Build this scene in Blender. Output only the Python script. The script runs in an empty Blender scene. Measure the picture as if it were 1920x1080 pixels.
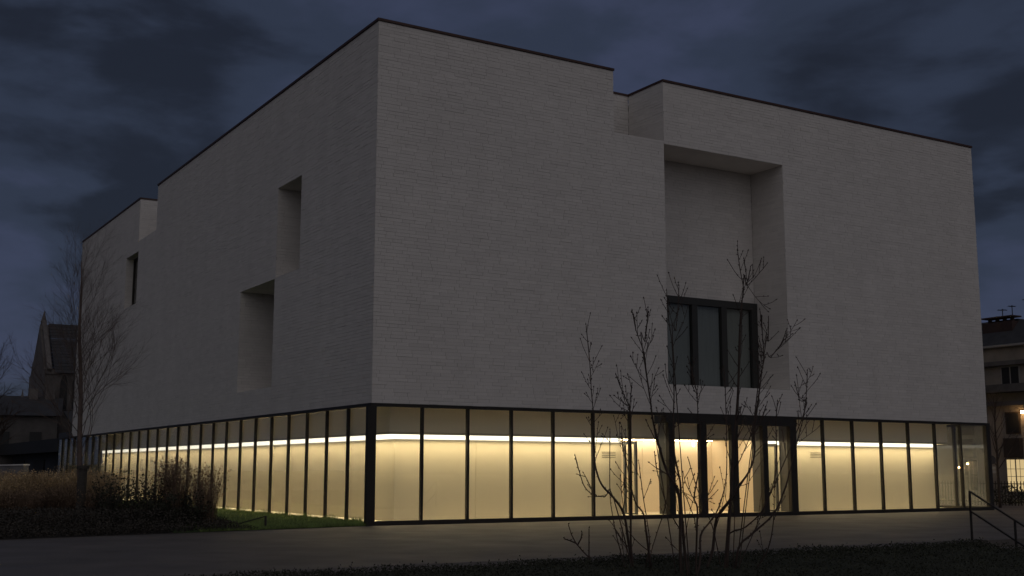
import bpy, math, random
from mathutils import Vector, Matrix
random.seed(7)
R = random.random
def U(a, b): return a + (b - a) * random.random()
S = bpy.context.scene
COL = S.collection

# ------------------------------------------------------------------ camera
F_PX, PITCH, ROLL, EYE = 2222.66, 0.152537, 0.0011, 1.6
cam = bpy.data.cameras.new('camera')
cam.sensor_width = 36.0
cam.lens = 36.0 * F_PX / 1920.0
cam.clip_start, cam.clip_end = 0.1, 3000
camo = bpy.data.objects.new('camera', cam)
COL.objects.link(camo)
camo.matrix_world = Matrix.Translation((0, 0, EYE)) @ Matrix.Rotation(math.pi / 2 + PITCH, 4, 'X') @ Matrix.Rotation(ROLL, 4, 'Z')
S.camera = camo

# ------------------------------------------------------------------ sky (dusk, heavy cloud) and last daylight
SUN_EL, SUN_AZ = math.radians(40), math.radians(173)      # azimuth clockwise from +Y: behind the camera
world = bpy.data.worlds.new('World')
S.world = world
world.use_nodes = True
wn, wl = world.node_tree.nodes, world.node_tree.links
wn.clear()
def wnode(t, **k):
    n = wn.new(t)
    for a, b in k.items(): setattr(n, a, b)
    return n
w_out = wnode('ShaderNodeOutputWorld')
w_bg = wnode('ShaderNodeBackground')
w_bg.inputs['Strength'].default_value = 0.1
wl.new(w_bg.outputs[0], w_out.inputs[0])
w_tc = wnode('ShaderNodeTexCoord')
w_sky = wnode('ShaderNodeTexSky', sky_type='NISHITA')
w_sky.sun_disc = False
w_sky.sun_elevation = SUN_EL
w_sky.sun_rotation = SUN_AZ
w_map = wnode('ShaderNodeMapping')
w_map.inputs['Scale'].default_value = (1.0, 1.0, 2.6)
w_map.inputs['Location'].default_value = (3.1, 1.7, 0.4)
w_map.inputs['Rotation'].default_value = (0.0, 0.12, 0.0)
wl.new(w_tc.outputs['Generated'], w_map.inputs['Vector'])
w_n1 = wnode('ShaderNodeTexNoise')
w_n1.inputs['Scale'].default_value = 4.2
w_n1.inputs['Detail'].default_value = 7
w_n1.inputs['Roughness'].default_value = 0.52
w_n1.inputs['Distortion'].default_value = 0.35
wl.new(w_map.outputs[0], w_n1.inputs['Vector'])
def wmath(op, a, b):
    n = wnode('ShaderNodeMath', operation=op)
    for i, x in enumerate((a, b)):
        if x is None: continue
        if isinstance(x, (int, float)): n.inputs[i].default_value = x
        else: wl.new(x, n.inputs[i])
    return n.outputs[0]
def pxdir(x, y):
    X, Y = (x - 960) / F_PX, (y - 540) / F_PX
    d = Vector((X, 1, -Y))
    return Vector((d.x, d.y * math.cos(PITCH) - d.z * math.sin(PITCH), d.y * math.sin(PITCH) + d.z * math.cos(PITCH))).normalized()
# cloud banks: broad soft masses at their own directions in the sky
dens = wmath('SUBTRACT', wmath('MULTIPLY', w_n1.outputs['Fac'], 1.55), 0.27)
w_n2 = wnode('ShaderNodeTexNoise')
w_n2.inputs['Scale'].default_value = 6.5
w_n2.inputs['Detail'].default_value = 5
wl.new(w_map.outputs[0], w_n2.inputs['Vector'])
w_off = wnode('ShaderNodeVectorMath', operation='MULTIPLY_ADD')
wl.new(w_n2.outputs['Color'], w_off.inputs[0])
w_off.inputs[1].default_value = (0.26, 0.26, 0.26); w_off.inputs[2].default_value = (-0.13, -0.13, -0.13)
w_tilt = wnode('ShaderNodeVectorMath', operation='ADD')
wl.new(w_tc.outputs['Generated'], w_tilt.inputs[0]); wl.new(w_off.outputs[0], w_tilt.inputs[1])
for (bx, by, rad, amt) in [(285, 235, 0.13, 0.72), (90, 290, 0.10, 0.30), (330, 400, 0.06, 0.15), (40, 500, 0.11, -0.46), (470, 330, 0.05, -0.10), (560, 60, 0.12, -0.10), (1060, 60, 0.17, -0.04), (820, 40, 0.05, 0.10), (1400, 150, 0.12, -0.06),
                           (1650, 110, 0.14, -0.16), (1870, 330, 0.11, 0.50), (1560, 60, 0.06, 0.16), (1260, 40, 0.05, -0.12), (1895, 555, 0.06, -0.50), (120, 30, 0.13, -0.52), (640, 130, 0.08, -0.12)]:
    dp = wnode('ShaderNodeVectorMath', operation='DISTANCE')
    wl.new(w_tilt.outputs[0], dp.inputs[0])
    dp.inputs[1].default_value = pxdir(bx, by)
    mr = wnode('ShaderNodeMapRange', interpolation_type='SMOOTHERSTEP')
    wl.new(dp.outputs['Value'], mr.inputs['Value'])
    mr.inputs['From Min'].default_value = 0.0
    mr.inputs['From Max'].default_value = rad * 1.9
    mr.inputs['To Min'].default_value = amt
    mr.inputs['To Max'].default_value = 0.0
    dens = wmath('ADD', dens, mr.outputs[0])
w_ramp = wnode('ShaderNodeValToRGB')
wl.new(dens, w_ramp.inputs['Fac'])
cr = w_ramp.color_ramp
cr.interpolation = 'EASE'
cr.elements[0].position, cr.elements[0].color = 0.20, (0.385, 0.475, 0.88, 1)
cr.elements[1].position, cr.elements[1].color = 0.84, (0.125, 0.155, 0.26, 1)
e = cr.elements.new(0.50); e.color = (0.262, 0.345, 0.595, 1)
w_mix = wnode('ShaderNodeMix', data_type='RGBA')
w_mix.inputs[0].default_value = 0.015
wl.new(w_ramp.outputs[0], w_mix.inputs[6])
wl.new(w_sky.outputs[0], w_mix.inputs[7])
wl.new(w_mix.outputs[2], w_bg.inputs['Color'])

sun = bpy.data.lights.new('sun', 'SUN')
sun.energy = 0.475
sun.angle = math.radians(100)                               # overcast afterglow: almost no shadow edge
sun.color = (1.0, 0.93, 0.88)
suno = bpy.data.objects.new('sun', sun)
COL.objects.link(suno)
sd = Vector((math.sin(SUN_AZ) * math.cos(SUN_EL), math.cos(SUN_AZ) * math.cos(SUN_EL), math.sin(SUN_EL)))
suno.rotation_euler = sd.to_track_quat('Z', 'Y').to_euler()
suno.location = (0, -30, 40)

S.view_settings.view_transform = 'Standard'
S.view_settings.look = 'None'
S.view_settings.exposure = 0.0
S.view_settings.gamma = 1.0
S.view_settings.use_curve_mapping = False
S.render.engine = 'CYCLES'
cy = S.cycles
cy.max_bounces = 10; cy.diffuse_bounces = 5; cy.glossy_bounces = 4; cy.transparent_max_bounces = 24
cy.sample_clamp_indirect = 3.0
cy.use_denoising = True
cy.caustics_reflective = False; cy.caustics_refractive = False

# ------------------------------------------------------------------ frames of reference
ANG = math.atan2(0.5208903, 0.85362363)
Cc = Vector((-4.12733, 34.98976, 0))
uu = Vector((0.85362363, 0.5208903, 0)); vv = Vector((-0.5208903, 0.85362363, 0))
def W(s, v, z=0): return Cc + uu * s + vv * v + Vector((0, 0, z))
def at(x, y, Y):                                            # a point at depth Y seen at (x, y)
    d = pxdir(x, y)
    return Vector((0, 0, EYE)) + d * (Y / d.y)

# ------------------------------------------------------------------ materials
MATS = {}
def mat(name, col, rough=0.8, metal=0.0, noise=0.0, nscale=4.0, bump=0.0, bscale=30.0, spec=0.5, tone=0.0, stretch=(1, 1, 1), col2=None):
    m = bpy.data.materials.new(name); m.use_nodes = True
    nt = m.node_tree; n, l = nt.nodes, nt.links
    b = n['Principled BSDF']
    b.inputs['Base Color'].default_value = (*col, 1)
    b.inputs['Roughness'].default_value = rough
    b.inputs['Metallic'].default_value = metal
    b.inputs['Specular IOR Level'].default_value = spec
    src = None
    if noise or bump:
        tc = n.new('ShaderNodeTexCoord'); mp = n.new('ShaderNodeMapping'); mp.inputs['Scale'].default_value = stretch
        l.new(tc.outputs['Object'], mp.inputs['Vector'])
    if noise:
        t = n.new('ShaderNodeTexNoise'); t.inputs['Scale'].default_value = nscale; t.inputs['Detail'].default_value = 6
        t.inputs['Roughness'].default_value = 0.6
        l.new(mp.outputs[0], t.inputs['Vector'])
        mx = n.new('ShaderNodeMix'); mx.data_type = 'RGBA'
        c2 = col2 or tuple(c * (1 + noise) for c in col)
        c1 = tuple(c * (1 - noise) for c in col) if not col2 else col
        mx.inputs[6].default_value = (*c1, 1); mx.inputs[7].default_value = (*c2, 1)
        rp = n.new('ShaderNodeMapRange'); rp.inputs['From Min'].default_value = 0.32; rp.inputs['From Max'].default_value = 0.68
        l.new(t.outputs['Fac'], rp.inputs['Value']); l.new(rp.outputs[0], mx.inputs[0])
        src = mx.outputs[2]
    if tone:
        at_ = n.new('ShaderNodeAttribute'); at_.attribute_name = 'tone'
        mr = n.new('ShaderNodeMapRange'); mr.inputs['To Min'].default_value = 1 - tone; mr.inputs['To Max'].default_value = 1 + tone
        l.new(at_.outputs['Fac'], mr.inputs['Value'])
        vm = n.new('ShaderNodeVectorMath'); vm.operation = 'SCALE'
        if src: l.new(src, vm.inputs[0])
        else: vm.inputs[0].default_value = col
        l.new(mr.outputs[0], vm.inputs['Scale'])
        src = vm.outputs[0]
    if src: l.new(src, b.inputs['Base Color'])
    if bump:
        t2 = n.new('ShaderNodeTexNoise'); t2.inputs['Scale'].default_value = bscale; t2.inputs['Detail'].default_value = 5
        l.new(mp.outputs[0], t2.inputs['Vector'])
        bp = n.new('ShaderNodeBump'); bp.inputs['Strength'].default_value = bump; bp.inputs['Distance'].default_value = 0.02
        l.new(t2.outputs['Fac'], bp.inputs['Height']); l.new(bp.outputs[0], b.inputs['Normal'])
    MATS[name] = m
    return m
def emit(name, col, st):
    m = bpy.data.materials.new(name); m.use_nodes = True
    n, l = m.node_tree.nodes, m.node_tree.links
    n.clear(); o = n.new('ShaderNodeOutputMaterial'); e = n.new('ShaderNodeEmission')
    e.inputs[0].default_value = (*col, 1); e.inputs[1].default_value = st
    l.new(e.outputs[0], o.inputs[0]); return m
def glass(name, tint=(1, 1, 1), gain=1.0, rough=0.0):
    m = bpy.data.materials.new(name); m.use_nodes = True
    n, l = m.node_tree.nodes, m.node_tree.links
    n.clear(); o = n.new('ShaderNodeOutputMaterial')
    tr = n.new('ShaderNodeBsdfTransparent'); tr.inputs[0].default_value = (*tint, 1)
    gl = n.new('ShaderNodeBsdfGlossy'); gl.inputs['Roughness'].default_value = rough
    fr = n.new('ShaderNodeFresnel'); ge = n.new('ShaderNodeNewGeometry')       # the node inverts the index on back faces: undo that for a thin pane
    mi = n.new('ShaderNodeMapRange'); mi.inputs['To Min'].default_value = 1.45; mi.inputs['To Max'].default_value = 1 / 1.45
    l.new(ge.outputs['Backfacing'], mi.inputs['Value']); l.new(mi.outputs[0], fr.inputs[0])
    mu = n.new('ShaderNodeMath'); mu.operation = 'MULTIPLY'; mu.inputs[1].default_value = gain
    l.new(fr.outputs[0], mu.inputs[0])
    mx = n.new('ShaderNodeMixShader'); l.new(mu.outputs[0], mx.inputs[0]); l.new(tr.outputs[0], mx.inputs[1]); l.new(gl.outputs[0], mx.inputs[2])
    l.new(mx.outputs[0], o.inputs[0]); return m

M_brick = mat('white_brick', (0.60, 0.57, 0.545), 0.85, noise=0.04, nscale=0.9, bump=0.25, bscale=30, tone=0.06, spec=0.25, stretch=(1, 1, 0.3))
M_mortar = mat('mortar', (0.40, 0.385, 0.37), 0.95, noise=0.15, nscale=3)
M_plaster = mat('pale_plaster', (0.82, 0.78, 0.72), 0.9, noise=0.06, nscale=1.2, bump=0.15)
M_roof = mat('roof_membrane', (0.12, 0.12, 0.12), 0.9)
M_coping = mat('brown_coping', (0.050, 0.020, 0.013), 0.55, noise=0.2, nscale=2)
M_black = mat('black_metal', (0.024, 0.021, 0.018), 0.5, noise=0.15, nscale=3, spec=0.3)
M_grey = mat('grey_metal', (0.10, 0.10, 0.095), 0.4)
M_inner = mat('cream_panel', (0.63, 0.575, 0.45), 0.75, noise=0.025, nscale=0.9)
M_hall = mat('hall_panel', (0.78, 0.68, 0.55), 0.75, noise=0.025, nscale=0.9)
M_floor_in = mat('pale_floor', (0.90, 0.84, 0.70), 0.5, noise=0.05, nscale=1.5)
M_slot = mat('slot_dark', (0.03, 0.025, 0.02), 0.9)
M_glass = glass('clear_glass', (0.97, 0.98, 0.96), 1.35)
M_dglass = glass('dark_glass', (0.88, 0.90, 0.89), 1.0)
def reflection_veil(name, f):
    m = glass(name, (0.97, 0.98, 0.96)); n, l = m.node_tree.nodes, m.node_tree.links
    o = [q for q in n if q.type == 'OUTPUT_MATERIAL'][0]; a = o.inputs[0].links[0].from_socket
    d = n.new('ShaderNodeBsdfDiffuse'); d.inputs[0].default_value = (0.8, 0.8, 0.78, 1)
    mx = n.new('ShaderNodeMixShader'); mx.inputs[0].default_value = f  # clear glass: white diffuse share painted in for the milky corridor reflection
    l.new(a, mx.inputs[1]); l.new(d.outputs[0], mx.inputs[2]); l.new(mx.outputs[0], o.inputs[0]); return m
M_refl_veil = reflection_veil('reflection_veil_glass', 0.16)
M_led = emit('led', (1.0, 0.80, 0.50), 26.0)
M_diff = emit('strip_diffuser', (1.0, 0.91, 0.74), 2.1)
M_led2 = emit('led_hall', (1.0, 0.80, 0.50), 46.0)
M_pave = mat('plaza_paving', (0.092, 0.079, 0.069), 0.56, noise=0.24, nscale=0.6, bump=0.5, bscale=18, spec=0.5)
def vary_roughness(m, lo, hi, sc):
    n, l = m.node_tree.nodes, m.node_tree.links
    tc = n.new('ShaderNodeTexCoord'); t = n.new('ShaderNodeTexNoise'); t.inputs['Scale'].default_value = sc; t.inputs['Detail'].default_value = 7
    mr = n.new('ShaderNodeMapRange'); mr.inputs['From Min'].default_value = 0.35; mr.inputs['From Max'].default_value = 0.65
    mr.inputs['To Min'].default_value = lo; mr.inputs['To Max'].default_value = hi
    l.new(tc.outputs['Object'], t.inputs['Vector']); l.new(t.outputs['Fac'], mr.inputs['Value']); l.new(mr.outputs[0], n['Principled BSDF'].inputs['Roughness'])
vary_roughness(M_pave, 0.52, 0.61, 0.9)
M_soil = mat('soil', (0.022, 0.018, 0.014), 0.95, noise=0.3, nscale=3, bump=0.6, bscale=8)
M_lawn = mat('lawn_ground', (0.040, 0.070, 0.018), 0.95, noise=0.35, nscale=2, bump=0.6, bscale=9)
M_blade = mat('grass_blade', (0.15, 0.21, 0.055), 0.7, noise=0.4, nscale=1.5, tone=0.4)
M_bark = mat('dark_bark', (0.045, 0.029, 0.023), 0.85, noise=0.3, nscale=6)
M_bark2 = mat('reddish_bark', (0.095, 0.068, 0.058), 0.85, noise=0.3, nscale=6)
M_bud = mat('bud', (0.045, 0.033, 0.026), 0.8)
M_wrap = mat('trunk_wrap', (0.045, 0.040, 0.034), 0.95, noise=0.25, nscale=6, stretch=(1, 1, 6))
M_leaf = mat('evergreen_leaf', (0.040, 0.042, 0.030), 0.9, noise=0.3, nscale=2, tone=0.25, spec=0.15)
M_twigleaf = mat('dry_leaf', (0.034, 0.028, 0.021), 0.8, noise=0.4, nscale=2, tone=0.4)
M_reed = mat('dry_reed', (0.34, 0.245, 0.135), 0.85, noise=0.3, nscale=3, tone=0.45)
M_reed2 = mat('brown_reed', (0.13, 0.085, 0.055), 0.85, noise=0.3, nscale=3, tone=0.45)
M_stone = mat('old_stone', (0.12, 0.108, 0.102), 0.9, noise=0.3, nscale=0.8, bump=0.5, bscale=4)
M_dkstone = mat('dark_stone', (0.085, 0.078, 0.075), 0.9, noise=0.3, nscale=0.8)
M_slate = mat('slate', (0.034, 0.034, 0.038), 0.85, noise=0.25, nscale=2, tone=0.15)
M_render = mat('old_render', (0.27, 0.235, 0.20), 0.9, noise=0.2, nscale=0.7)
M_dark = mat('dark_fascia', (0.015, 0.015, 0.016), 0.7)
M_navy = mat('navy_wall', (0.045, 0.050, 0.062), 0.85, noise=0.15, nscale=1)
M_bulk = mat('white_bulkhead', (0.93, 0.88, 0.78), 0.8)
M_palewall = mat('pale_wall', (0.22, 0.205, 0.19), 0.9, noise=0.15, nscale=1)
M_frame = mat('dark_frame', (0.035, 0.035, 0.034), 0.5, spec=0.3)
M_curtain = mat('grey_curtain', (0.26, 0.265, 0.26), 0.9, noise=0.1, nscale=3, stretch=(6, 6, 0.2))
M_clay = mat('clay', (0.045, 0.025, 0.021), 0.85, noise=0.2, nscale=3)
M_winlit = emit('lit_curtain', (1.0, 0.74, 0.36), 0.62)
M_lamp = emit('lantern_glow', (1.0, 0.60, 0.26), 80.0)
M_spot = emit('downlight_glow', (1.0, 0.80, 0.5), 12.0)
M_brown = mat('brown_blind', (0.055, 0.038, 0.028), 0.8)
M_sign = mat('sign_back', (0.030, 0.026, 0.030), 0.6)
M_plate = mat('sign_plate', (0.30, 0.28, 0.26), 0.6)

# ------------------------------------------------------------------ mesh builder
class MB:
    def __init__(s): s.v = []; s.f = []; s.t = []
    def quad(s, a, b, c, d, t=0.5):
        i = len(s.v); s.v += [tuple(a), tuple(b), tuple(c), tuple(d)]; s.f.append((i, i + 1, i + 2, i + 3)); s.t.append(t)
    def tri(s, a, b, c, t=0.5):
        i = len(s.v); s.v += [tuple(a), tuple(b), tuple(c)]; s.f.append((i, i + 1, i + 2)); s.t.append(t)
    def box(s, x0, x1, y0, y1, z0, z1, t=0.5):
        i = len(s.v)
        s.v += [(x0, y0, z0), (x1, y0, z0), (x1, y1, z0), (x0, y1, z0), (x0, y0, z1), (x1, y0, z1), (x1, y1, z1), (x0, y1, z1)]
        for q in ((0, 3, 2, 1), (4, 5, 6, 7), (0, 1, 5, 4), (1, 2, 6, 5), (2, 3, 7, 6), (3, 0, 4, 7)):
            s.f.append(tuple(i + k for k in q)); s.t.append(t)
        return s
    def obox(s, O, X, Y, Z, t=0.5):                          # box from corner O along three edge vectors
        O = Vector(O); X = Vector(X); Y = Vector(Y); Z = Vector(Z); i = len(s.v)
        s.v += [tuple(p) for p in (O, O + X, O + X + Y, O + Y, O + Z, O + X + Z, O + X + Y + Z, O + Y + Z)]
        for q in ((0, 3, 2, 1), (4, 5, 6, 7), (0, 1, 5, 4), (1, 2, 6, 5), (2, 3, 7, 6), (3, 0, 4, 7)):
            s.f.append(tuple(i + k for k in q)); s.t.append(t)
        return s
    def bar(s, a, b, w):
        return s.tube([a, b], [w / 2, w / 2], 4, cap=True)
    def tube(s, pts, rad, n=6, cap=True, t=0.5):
        pts = [Vector(p) for p in pts]; rings = []
        d0 = (pts[1] - pts[0]).normalized()
        ref = Vector((0, 1, 0)) if abs(d0.z) > 0.7 else Vector((0, 0, 1))
        for k, p in enumerate(pts):
            d = (pts[min(k + 1, len(pts) - 1)] - pts[max(k - 1, 0)]).normalized()
            x = d.cross(ref)
            if x.length < 1e-4: x = d.cross(Vector((1, 0, 0)))
            x.normalize(); y = d.cross(x).normalized()
            i = len(s.v)
            for j in range(n):
                a = 2 * math.pi * j / n + (math.pi / 4 if n == 4 else 0)
                s.v.append(tuple(p + (x * math.cos(a) + y * math.sin(a)) * rad[k]))
            rings.append(i)
        for a, b in zip(rings, rings[1:]):
            for j in range(n):
                s.f.append((a + j, a + (j + 1) % n, b + (j + 1) % n, b + j)); s.t.append(t)
        if cap:
            s.f.append(tuple(rings[0] + j for j in reversed(range(n)))); s.t.append(t)
            s.f.append(tuple(rings[-1] + j for j in range(n))); s.t.append(t)
        return s
    def blob(s, p, d, r, L, t=0.5):                          # a small bud: double cone along d
        p = Vector(p); d = Vector(d).normalized()
        x = d.cross(Vector((0.3, 1, 0.2))).normalized(); y = d.cross(x)
        i = len(s.v)
        s.v += [tuple(p), tuple(p + d * L)] + [tuple(p + d * L * 0.4 + (x * math.cos(a) + y * math.sin(a)) * r) for a in (0, 2.09, 4.19)]
        for j in range(3):
            s.f += [(i, i + 2 + (j + 1) % 3, i + 2 + j), (i + 1, i + 2 + j, i + 2 + (j + 1) % 3)]; s.t += [t, t]
    def mesh(s, name, m):
        me = bpy.data.meshes.new(name); me.from_pydata(s.v, [], s.f)
        for mm in (m if isinstance(m, (list, tuple)) else [m]): me.materials.append(mm)
        at_ = me.attributes.new('tone', 'FLOAT', 'FACE'); at_.data.foreach_set('value', s.t)
        me.update(); return me
    def build(s, name, m, parent=None, smooth=False):
        me = s.mesh(name, m)
        if smooth: me.polygons.foreach_set('use_smooth', [True] * len(me.polygons))
        return link(name, me, parent)
def link(name, me, parent=None):
    o = bpy.data.objects.new(name, me); COL.objects.link(o)
    if parent: o.parent = parent
    return o
def thing(name, label, cat, loc=(0, 0, 0), rz=0.0, group=None):
    o = bpy.data.objects.new(name, None); COL.objects.link(o)
    o.location = loc; o.rotation_euler = (0, 0, rz)
    return tag(o, label, cat, group)
def tag(o, label, cat, group=None):
    o['label'] = label; o['category'] = cat
    if group: o['group'] = group
    return o
def structure(o): o['kind'] = 'structure'; return o
def stuff(o): o['kind'] = 'stuff'; return o
def copy_tree(o, parent=None):
    c = o.copy(); COL.objects.link(c)
    if parent: c.parent = parent
    for ch in list(o.children): copy_tree(ch, c)
    return c

# ------------------------------------------------------------------ ground: plaza, bank down to the lower path
def gz(v):
    if v > -13.4: return 0.0
    if v < -15.0: return -1.0
    return -1.0 * (-13.4 - v) / 1.6
g = MB()
sl = [-900, -200, -60] + [-30 + 3 * i for i in range(24)] + [60, 200, 900]
vl = [-600, -150, -40, -24, -18, -15.0, -14.2, -13.4, -10, -6, -3, 0, 4, 10, 20, 40, 80, 200, 500, 1500]
for a, b in zip(sl, sl[1:]):
    for c, d in zip(vl, vl[1:]):
        g.quad(W(a, c, gz(c)), W(b, c, gz(c)), W(b, d, gz(d)), W(a, d, gz(d)))
structure(g.build('ground', M_pave))

# planting bed and lawn left of the glazed wall
def edge_v(s): return 0.2 * s - 0.05 if s < 0 else 0.0
g = MB()
for i in range(28):
    a, b = -30 + i, -29 + i
    for k in range(12):
        def P(s, q):
            v = edge_v(s) + q
            return W(s, v, 0.006 + 0.05 * min(1, q / 0.6) + 0.02 * math.sin(s * 2.1 + v * 1.7) * min(1, q))
        qs = [0, 0.3, 0.8, 2, 4, 7, 10, 14, 18, 24, 32, 42, 60]
        if a < -4: g.quad(P(a, qs[k]), P(b, qs[k]), P(b, qs[k + 1]), P(a, qs[k + 1]))
bed = structure(g.build('planting_bed', M_soil))
g = MB()
for i in range(12):
    a, b = -6.0 + i * 0.4967, -6.0 + (i + 1) * 0.4967
    qs = [0, 0.2, 0.6, 1.4, 2.5, 4, 6, 9, 12, 16, 22, 30, 44]
    for k in range(12):
        def P(s, q):
            v = edge_v(s) + q
            return W(s, v, 0.012 + 0.085 * min(1, q / 0.7) + 0.015 * math.sin(s * 2.6 + v * 1.3) * min(1, q))
        g.quad(P(a, qs[k]), P(b, qs[k]), P(b, qs[k + 1]), P(a, qs[k + 1]))
structure(g.build('lawn', M_lawn))
g = MB()
for i in range(52000):
    s = -0.06 - 5.2 * R() ** 1.2; q = 0.03 + 26 * R() ** 1.9
    v = edge_v(s) + q
    z = 0.012 + 0.085 * min(1, q / 0.7)
    h = U(0.04, 0.10) * (U(1.2, 2.6) if R() < 0.05 or (s > -0.25 and math.sin(v * 3.1) > 0.2) else 1); a = U(0, 6.28); w = U(0.004, 0.009)
    p = W(s, v, z - 0.01); dx = Vector((math.cos(a), math.sin(a), 0)); ln = Vector((U(-1, 1), U(-1, 1), 0)) * h * 0.5
    g.tri(p - dx * w, p + dx * w, p + Vector((0, 0, h)) + ln, R())
o = stuff(g.build('grass', M_blade)); tag(o, 'short green grass lit by the glazed wall', 'grass')

# ------------------------------------------------------------------ the museum
H, ZB, WR, LL = 15.35, 3.56, 28.0, 42.5
mus = thing('museum_building', 'pale brick cubic building floating over a lit glass ground floor', 'building', Cc, ANG)
NOT_S, NOT_L = (8.95, 11.14), (25.34, 28.69)                 # roof notches
NZ, ND = 13.15, 2.05
REC = (11.14, 16.85, 4.54, 13.05); RD = 1.75                 # tall recess on the right face
WIN_L = [(6.14, 8.45, 8.46, 11.75, RD), (8.53, 12.30, 4.53, 8.42, RD), (28.62, 31.10, 9.93, 12.60, 0.5)]
SET = 0.012
# backing shell (mortar) with openings
sh = MB()
def panel(O, Ud, N, width, z0, z1, holes):
    """mortar backing with rectangular openings, SET behind the face plane"""
    O = Vector(O); Ud = Vector(Ud); N = Vector(N)
    us = sorted({0, width, *[h[0] for h in holes], *[h[1] for h in holes]}); zs = sorted({z0, z1, *[h[2] for h in holes], *[h[3] for h in holes]})
    us = [x for x in us if 0 <= x <= width]; zs = [x for x in zs if z0 <= x <= z1]
    for a, b in zip(us, us[1:]):
        for c, d in zip(zs, zs[1:]):
            if any(h[0] <= (a + b) / 2 <= h[1] and h[2] <= (c + d) / 2 <= h[3] for h in holes): continue
            q = [O + Ud * a - N * SET + Vector((0, 0, c)), O + Ud * b - N * SET + Vector((0, 0, c)), O + Ud * b - N * SET + Vector((0, 0, d)), O + Ud * a - N * SET + Vector((0, 0, d))]
            sh.quad(*q)
CH = 0.108
BR = []                                                     # every brick: (area in view, verts)
camL = Vector((-14.7026, -32.018, EYE))
def bricks(O, Ud, N, width, z0, z1, holes=(), start=0.0):
    O = Vector(O); Ud = Vector(Ud); N = Vector(N); Zv = Vector((0, 0, 1))
    n = int(math.ceil((z1 - z0) / CH - 1e-6))
    for k in range(n):
        c, d = z0 + k * CH, min(z1, z0 + (k + 1) * CH)
        if d - c < 0.02: continue
        x = start - U(0, 0.5); js = []
        while x < width:
            js.append(x); x += random.choice((0.30, 0.42, 0.48, 0.54, 0.66))
        js.append(width + 1)
        brk = sorted({start, width} | {q for h in holes if h[2] < d and h[3] > c for q in h[:2] if start < q < width})
        rowt = U(0.40, 0.60)
        for a, b in zip(brk, brk[1:]):
            za, zb = c, d
            for h in holes:
                if h[0] <= (a + b) / 2 <= h[1]:
                    if h[2] <= za and h[3] >= zb: za = zb
                    elif h[2] <= za < h[3]: za = h[3]
                    elif h[2] < zb <= h[3]: zb = h[2]
            if zb - za < 0.02: continue
            for j0, j1 in zip(js, js[1:]):
                x0, x1 = max(a, j0), min(b, j1)
                if x1 - x0 < 0.03: continue
                gx = 0.003 if x0 == a else U(0.001, 0.005); gx2 = 0.003 if x1 == b else U(0.001, 0.005)
                gb = U(0.001, 0.005) if R() < 0.92 else U(0.007, 0.011)
                pr = U(-0.003, 0.003)
                p0 = O + Ud * (x0 + gx) - N * SET + Zv * (za + gb); X = Ud * (x1 - x0 - gx - gx2); Z = Zv * (zb - za - gb - 0.002); Y = N * (SET + pr)
                tn = min(1, max(0, random.gauss(rowt, 0.20)))
                cen = p0 + X * 0.5 + Z * 0.5; dv = cen - camL
                BR.append((-(N.dot(dv)) / dv.length ** 3 * X.length * Z.length, p0, X, Y, Z, tn))
ex, ey, ez = Vector((1, 0, 0)), Vector((0, 1, 0)), Vector((0, 0, 1))
# right face
holesR = [(NOT_S[0], NOT_S[1], NZ, H), REC]
panel((0, 0, 0), ex, -ey, WR, ZB, H, holesR); bricks((0, 0, 0), ex, -ey, WR, ZB, H, holesR)
# left face (bricks run away from the corner)
holesL = [(NOT_L[0], NOT_L[1], NZ, H)] + [w[:4] for w in WIN_L]
panel((0, 0, 0), ey, -ex, LL, ZB, H, holesL); bricks((0, 0, 0), ey, -ex, LL, ZB, H, holesL, start=0.014)
# far faces, roof and soffit
sh.quad((WR, 0.012, ZB), (WR, LL, ZB), (WR, LL, H), (WR, 0.012, H)); sh.quad((WR, LL, ZB), (0.012, LL, ZB), (0.012, LL, H), (WR, LL, H))
# right roof notch: back wall, return faces, floor
panel((NOT_S[0], ND, 0), ex, -ey, NOT_S[1] - NOT_S[0], NZ, H, []); bricks((NOT_S[0], ND, 0), ex, -ey, NOT_S[1] - NOT_S[0], NZ, H)
panel((NOT_S[1], 0.012, 0), ey, -ex, ND - 0.012, NZ, H, []); bricks((NOT_S[1], 0.012, 0), ey, -ex, ND - 0.016, NZ, H)
sh.quad((NOT_S[0], 0.012, NZ), (NOT_S[0], 0.012, H), (NOT_S[0], ND, H), (NOT_S[0], ND, NZ))
sh.quad((NOT_S[0], 0.012, NZ), (NOT_S[0], ND, NZ), (NOT_S[1], ND, NZ), (NOT_S[1], 0.012, NZ))
# left roof notch
panel((0.012, NOT_L[1], 0), ex, -ey, ND - 0.012, NZ, H, []); bricks((0.012, NOT_L[1], 0), ex, -ey, ND - 0.016, NZ, H)
panel((ND, NOT_L[0], 0), ey, -ex, NOT_L[1] - NOT_L[0], NZ, H, []); bricks((ND, NOT_L[0], 0), ey, -ex, NOT_L[1] - NOT_L[0], NZ, H)
sh.quad((0.012, NOT_L[0], NZ), (ND, NOT_L[0], NZ), (ND, NOT_L[0], H), (0.012, NOT_L[0], H))
sh.quad((0.012, NOT_L[0], NZ), (0.012, NOT_L[1], NZ), (ND, NOT_L[1], NZ), (ND, NOT_L[0], NZ))
# tall recess: back wall above the window, right jamb, left jamb
WT = 7.93
panel((REC[0], RD, 0), ex, -ey, REC[1] - REC[0], WT, REC[3], []); bricks((REC[0], RD, 0), ex, -ey, REC[1] - REC[0], WT, REC[3])
panel((REC[1], 0.012, 0), ey, -ex, RD - 0.012, REC[2], REC[3], []); bricks((REC[1], 0.012, 0), ey, -ex, RD - 0.016, REC[2], REC[3])
panel((REC[0], 0.012, 0), ey, ex, RD - 0.012, REC[2], REC[3], []); bricks((REC[0], 0.012, 0), ey, ex, RD - 0.016, REC[2], REC[3])
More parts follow.
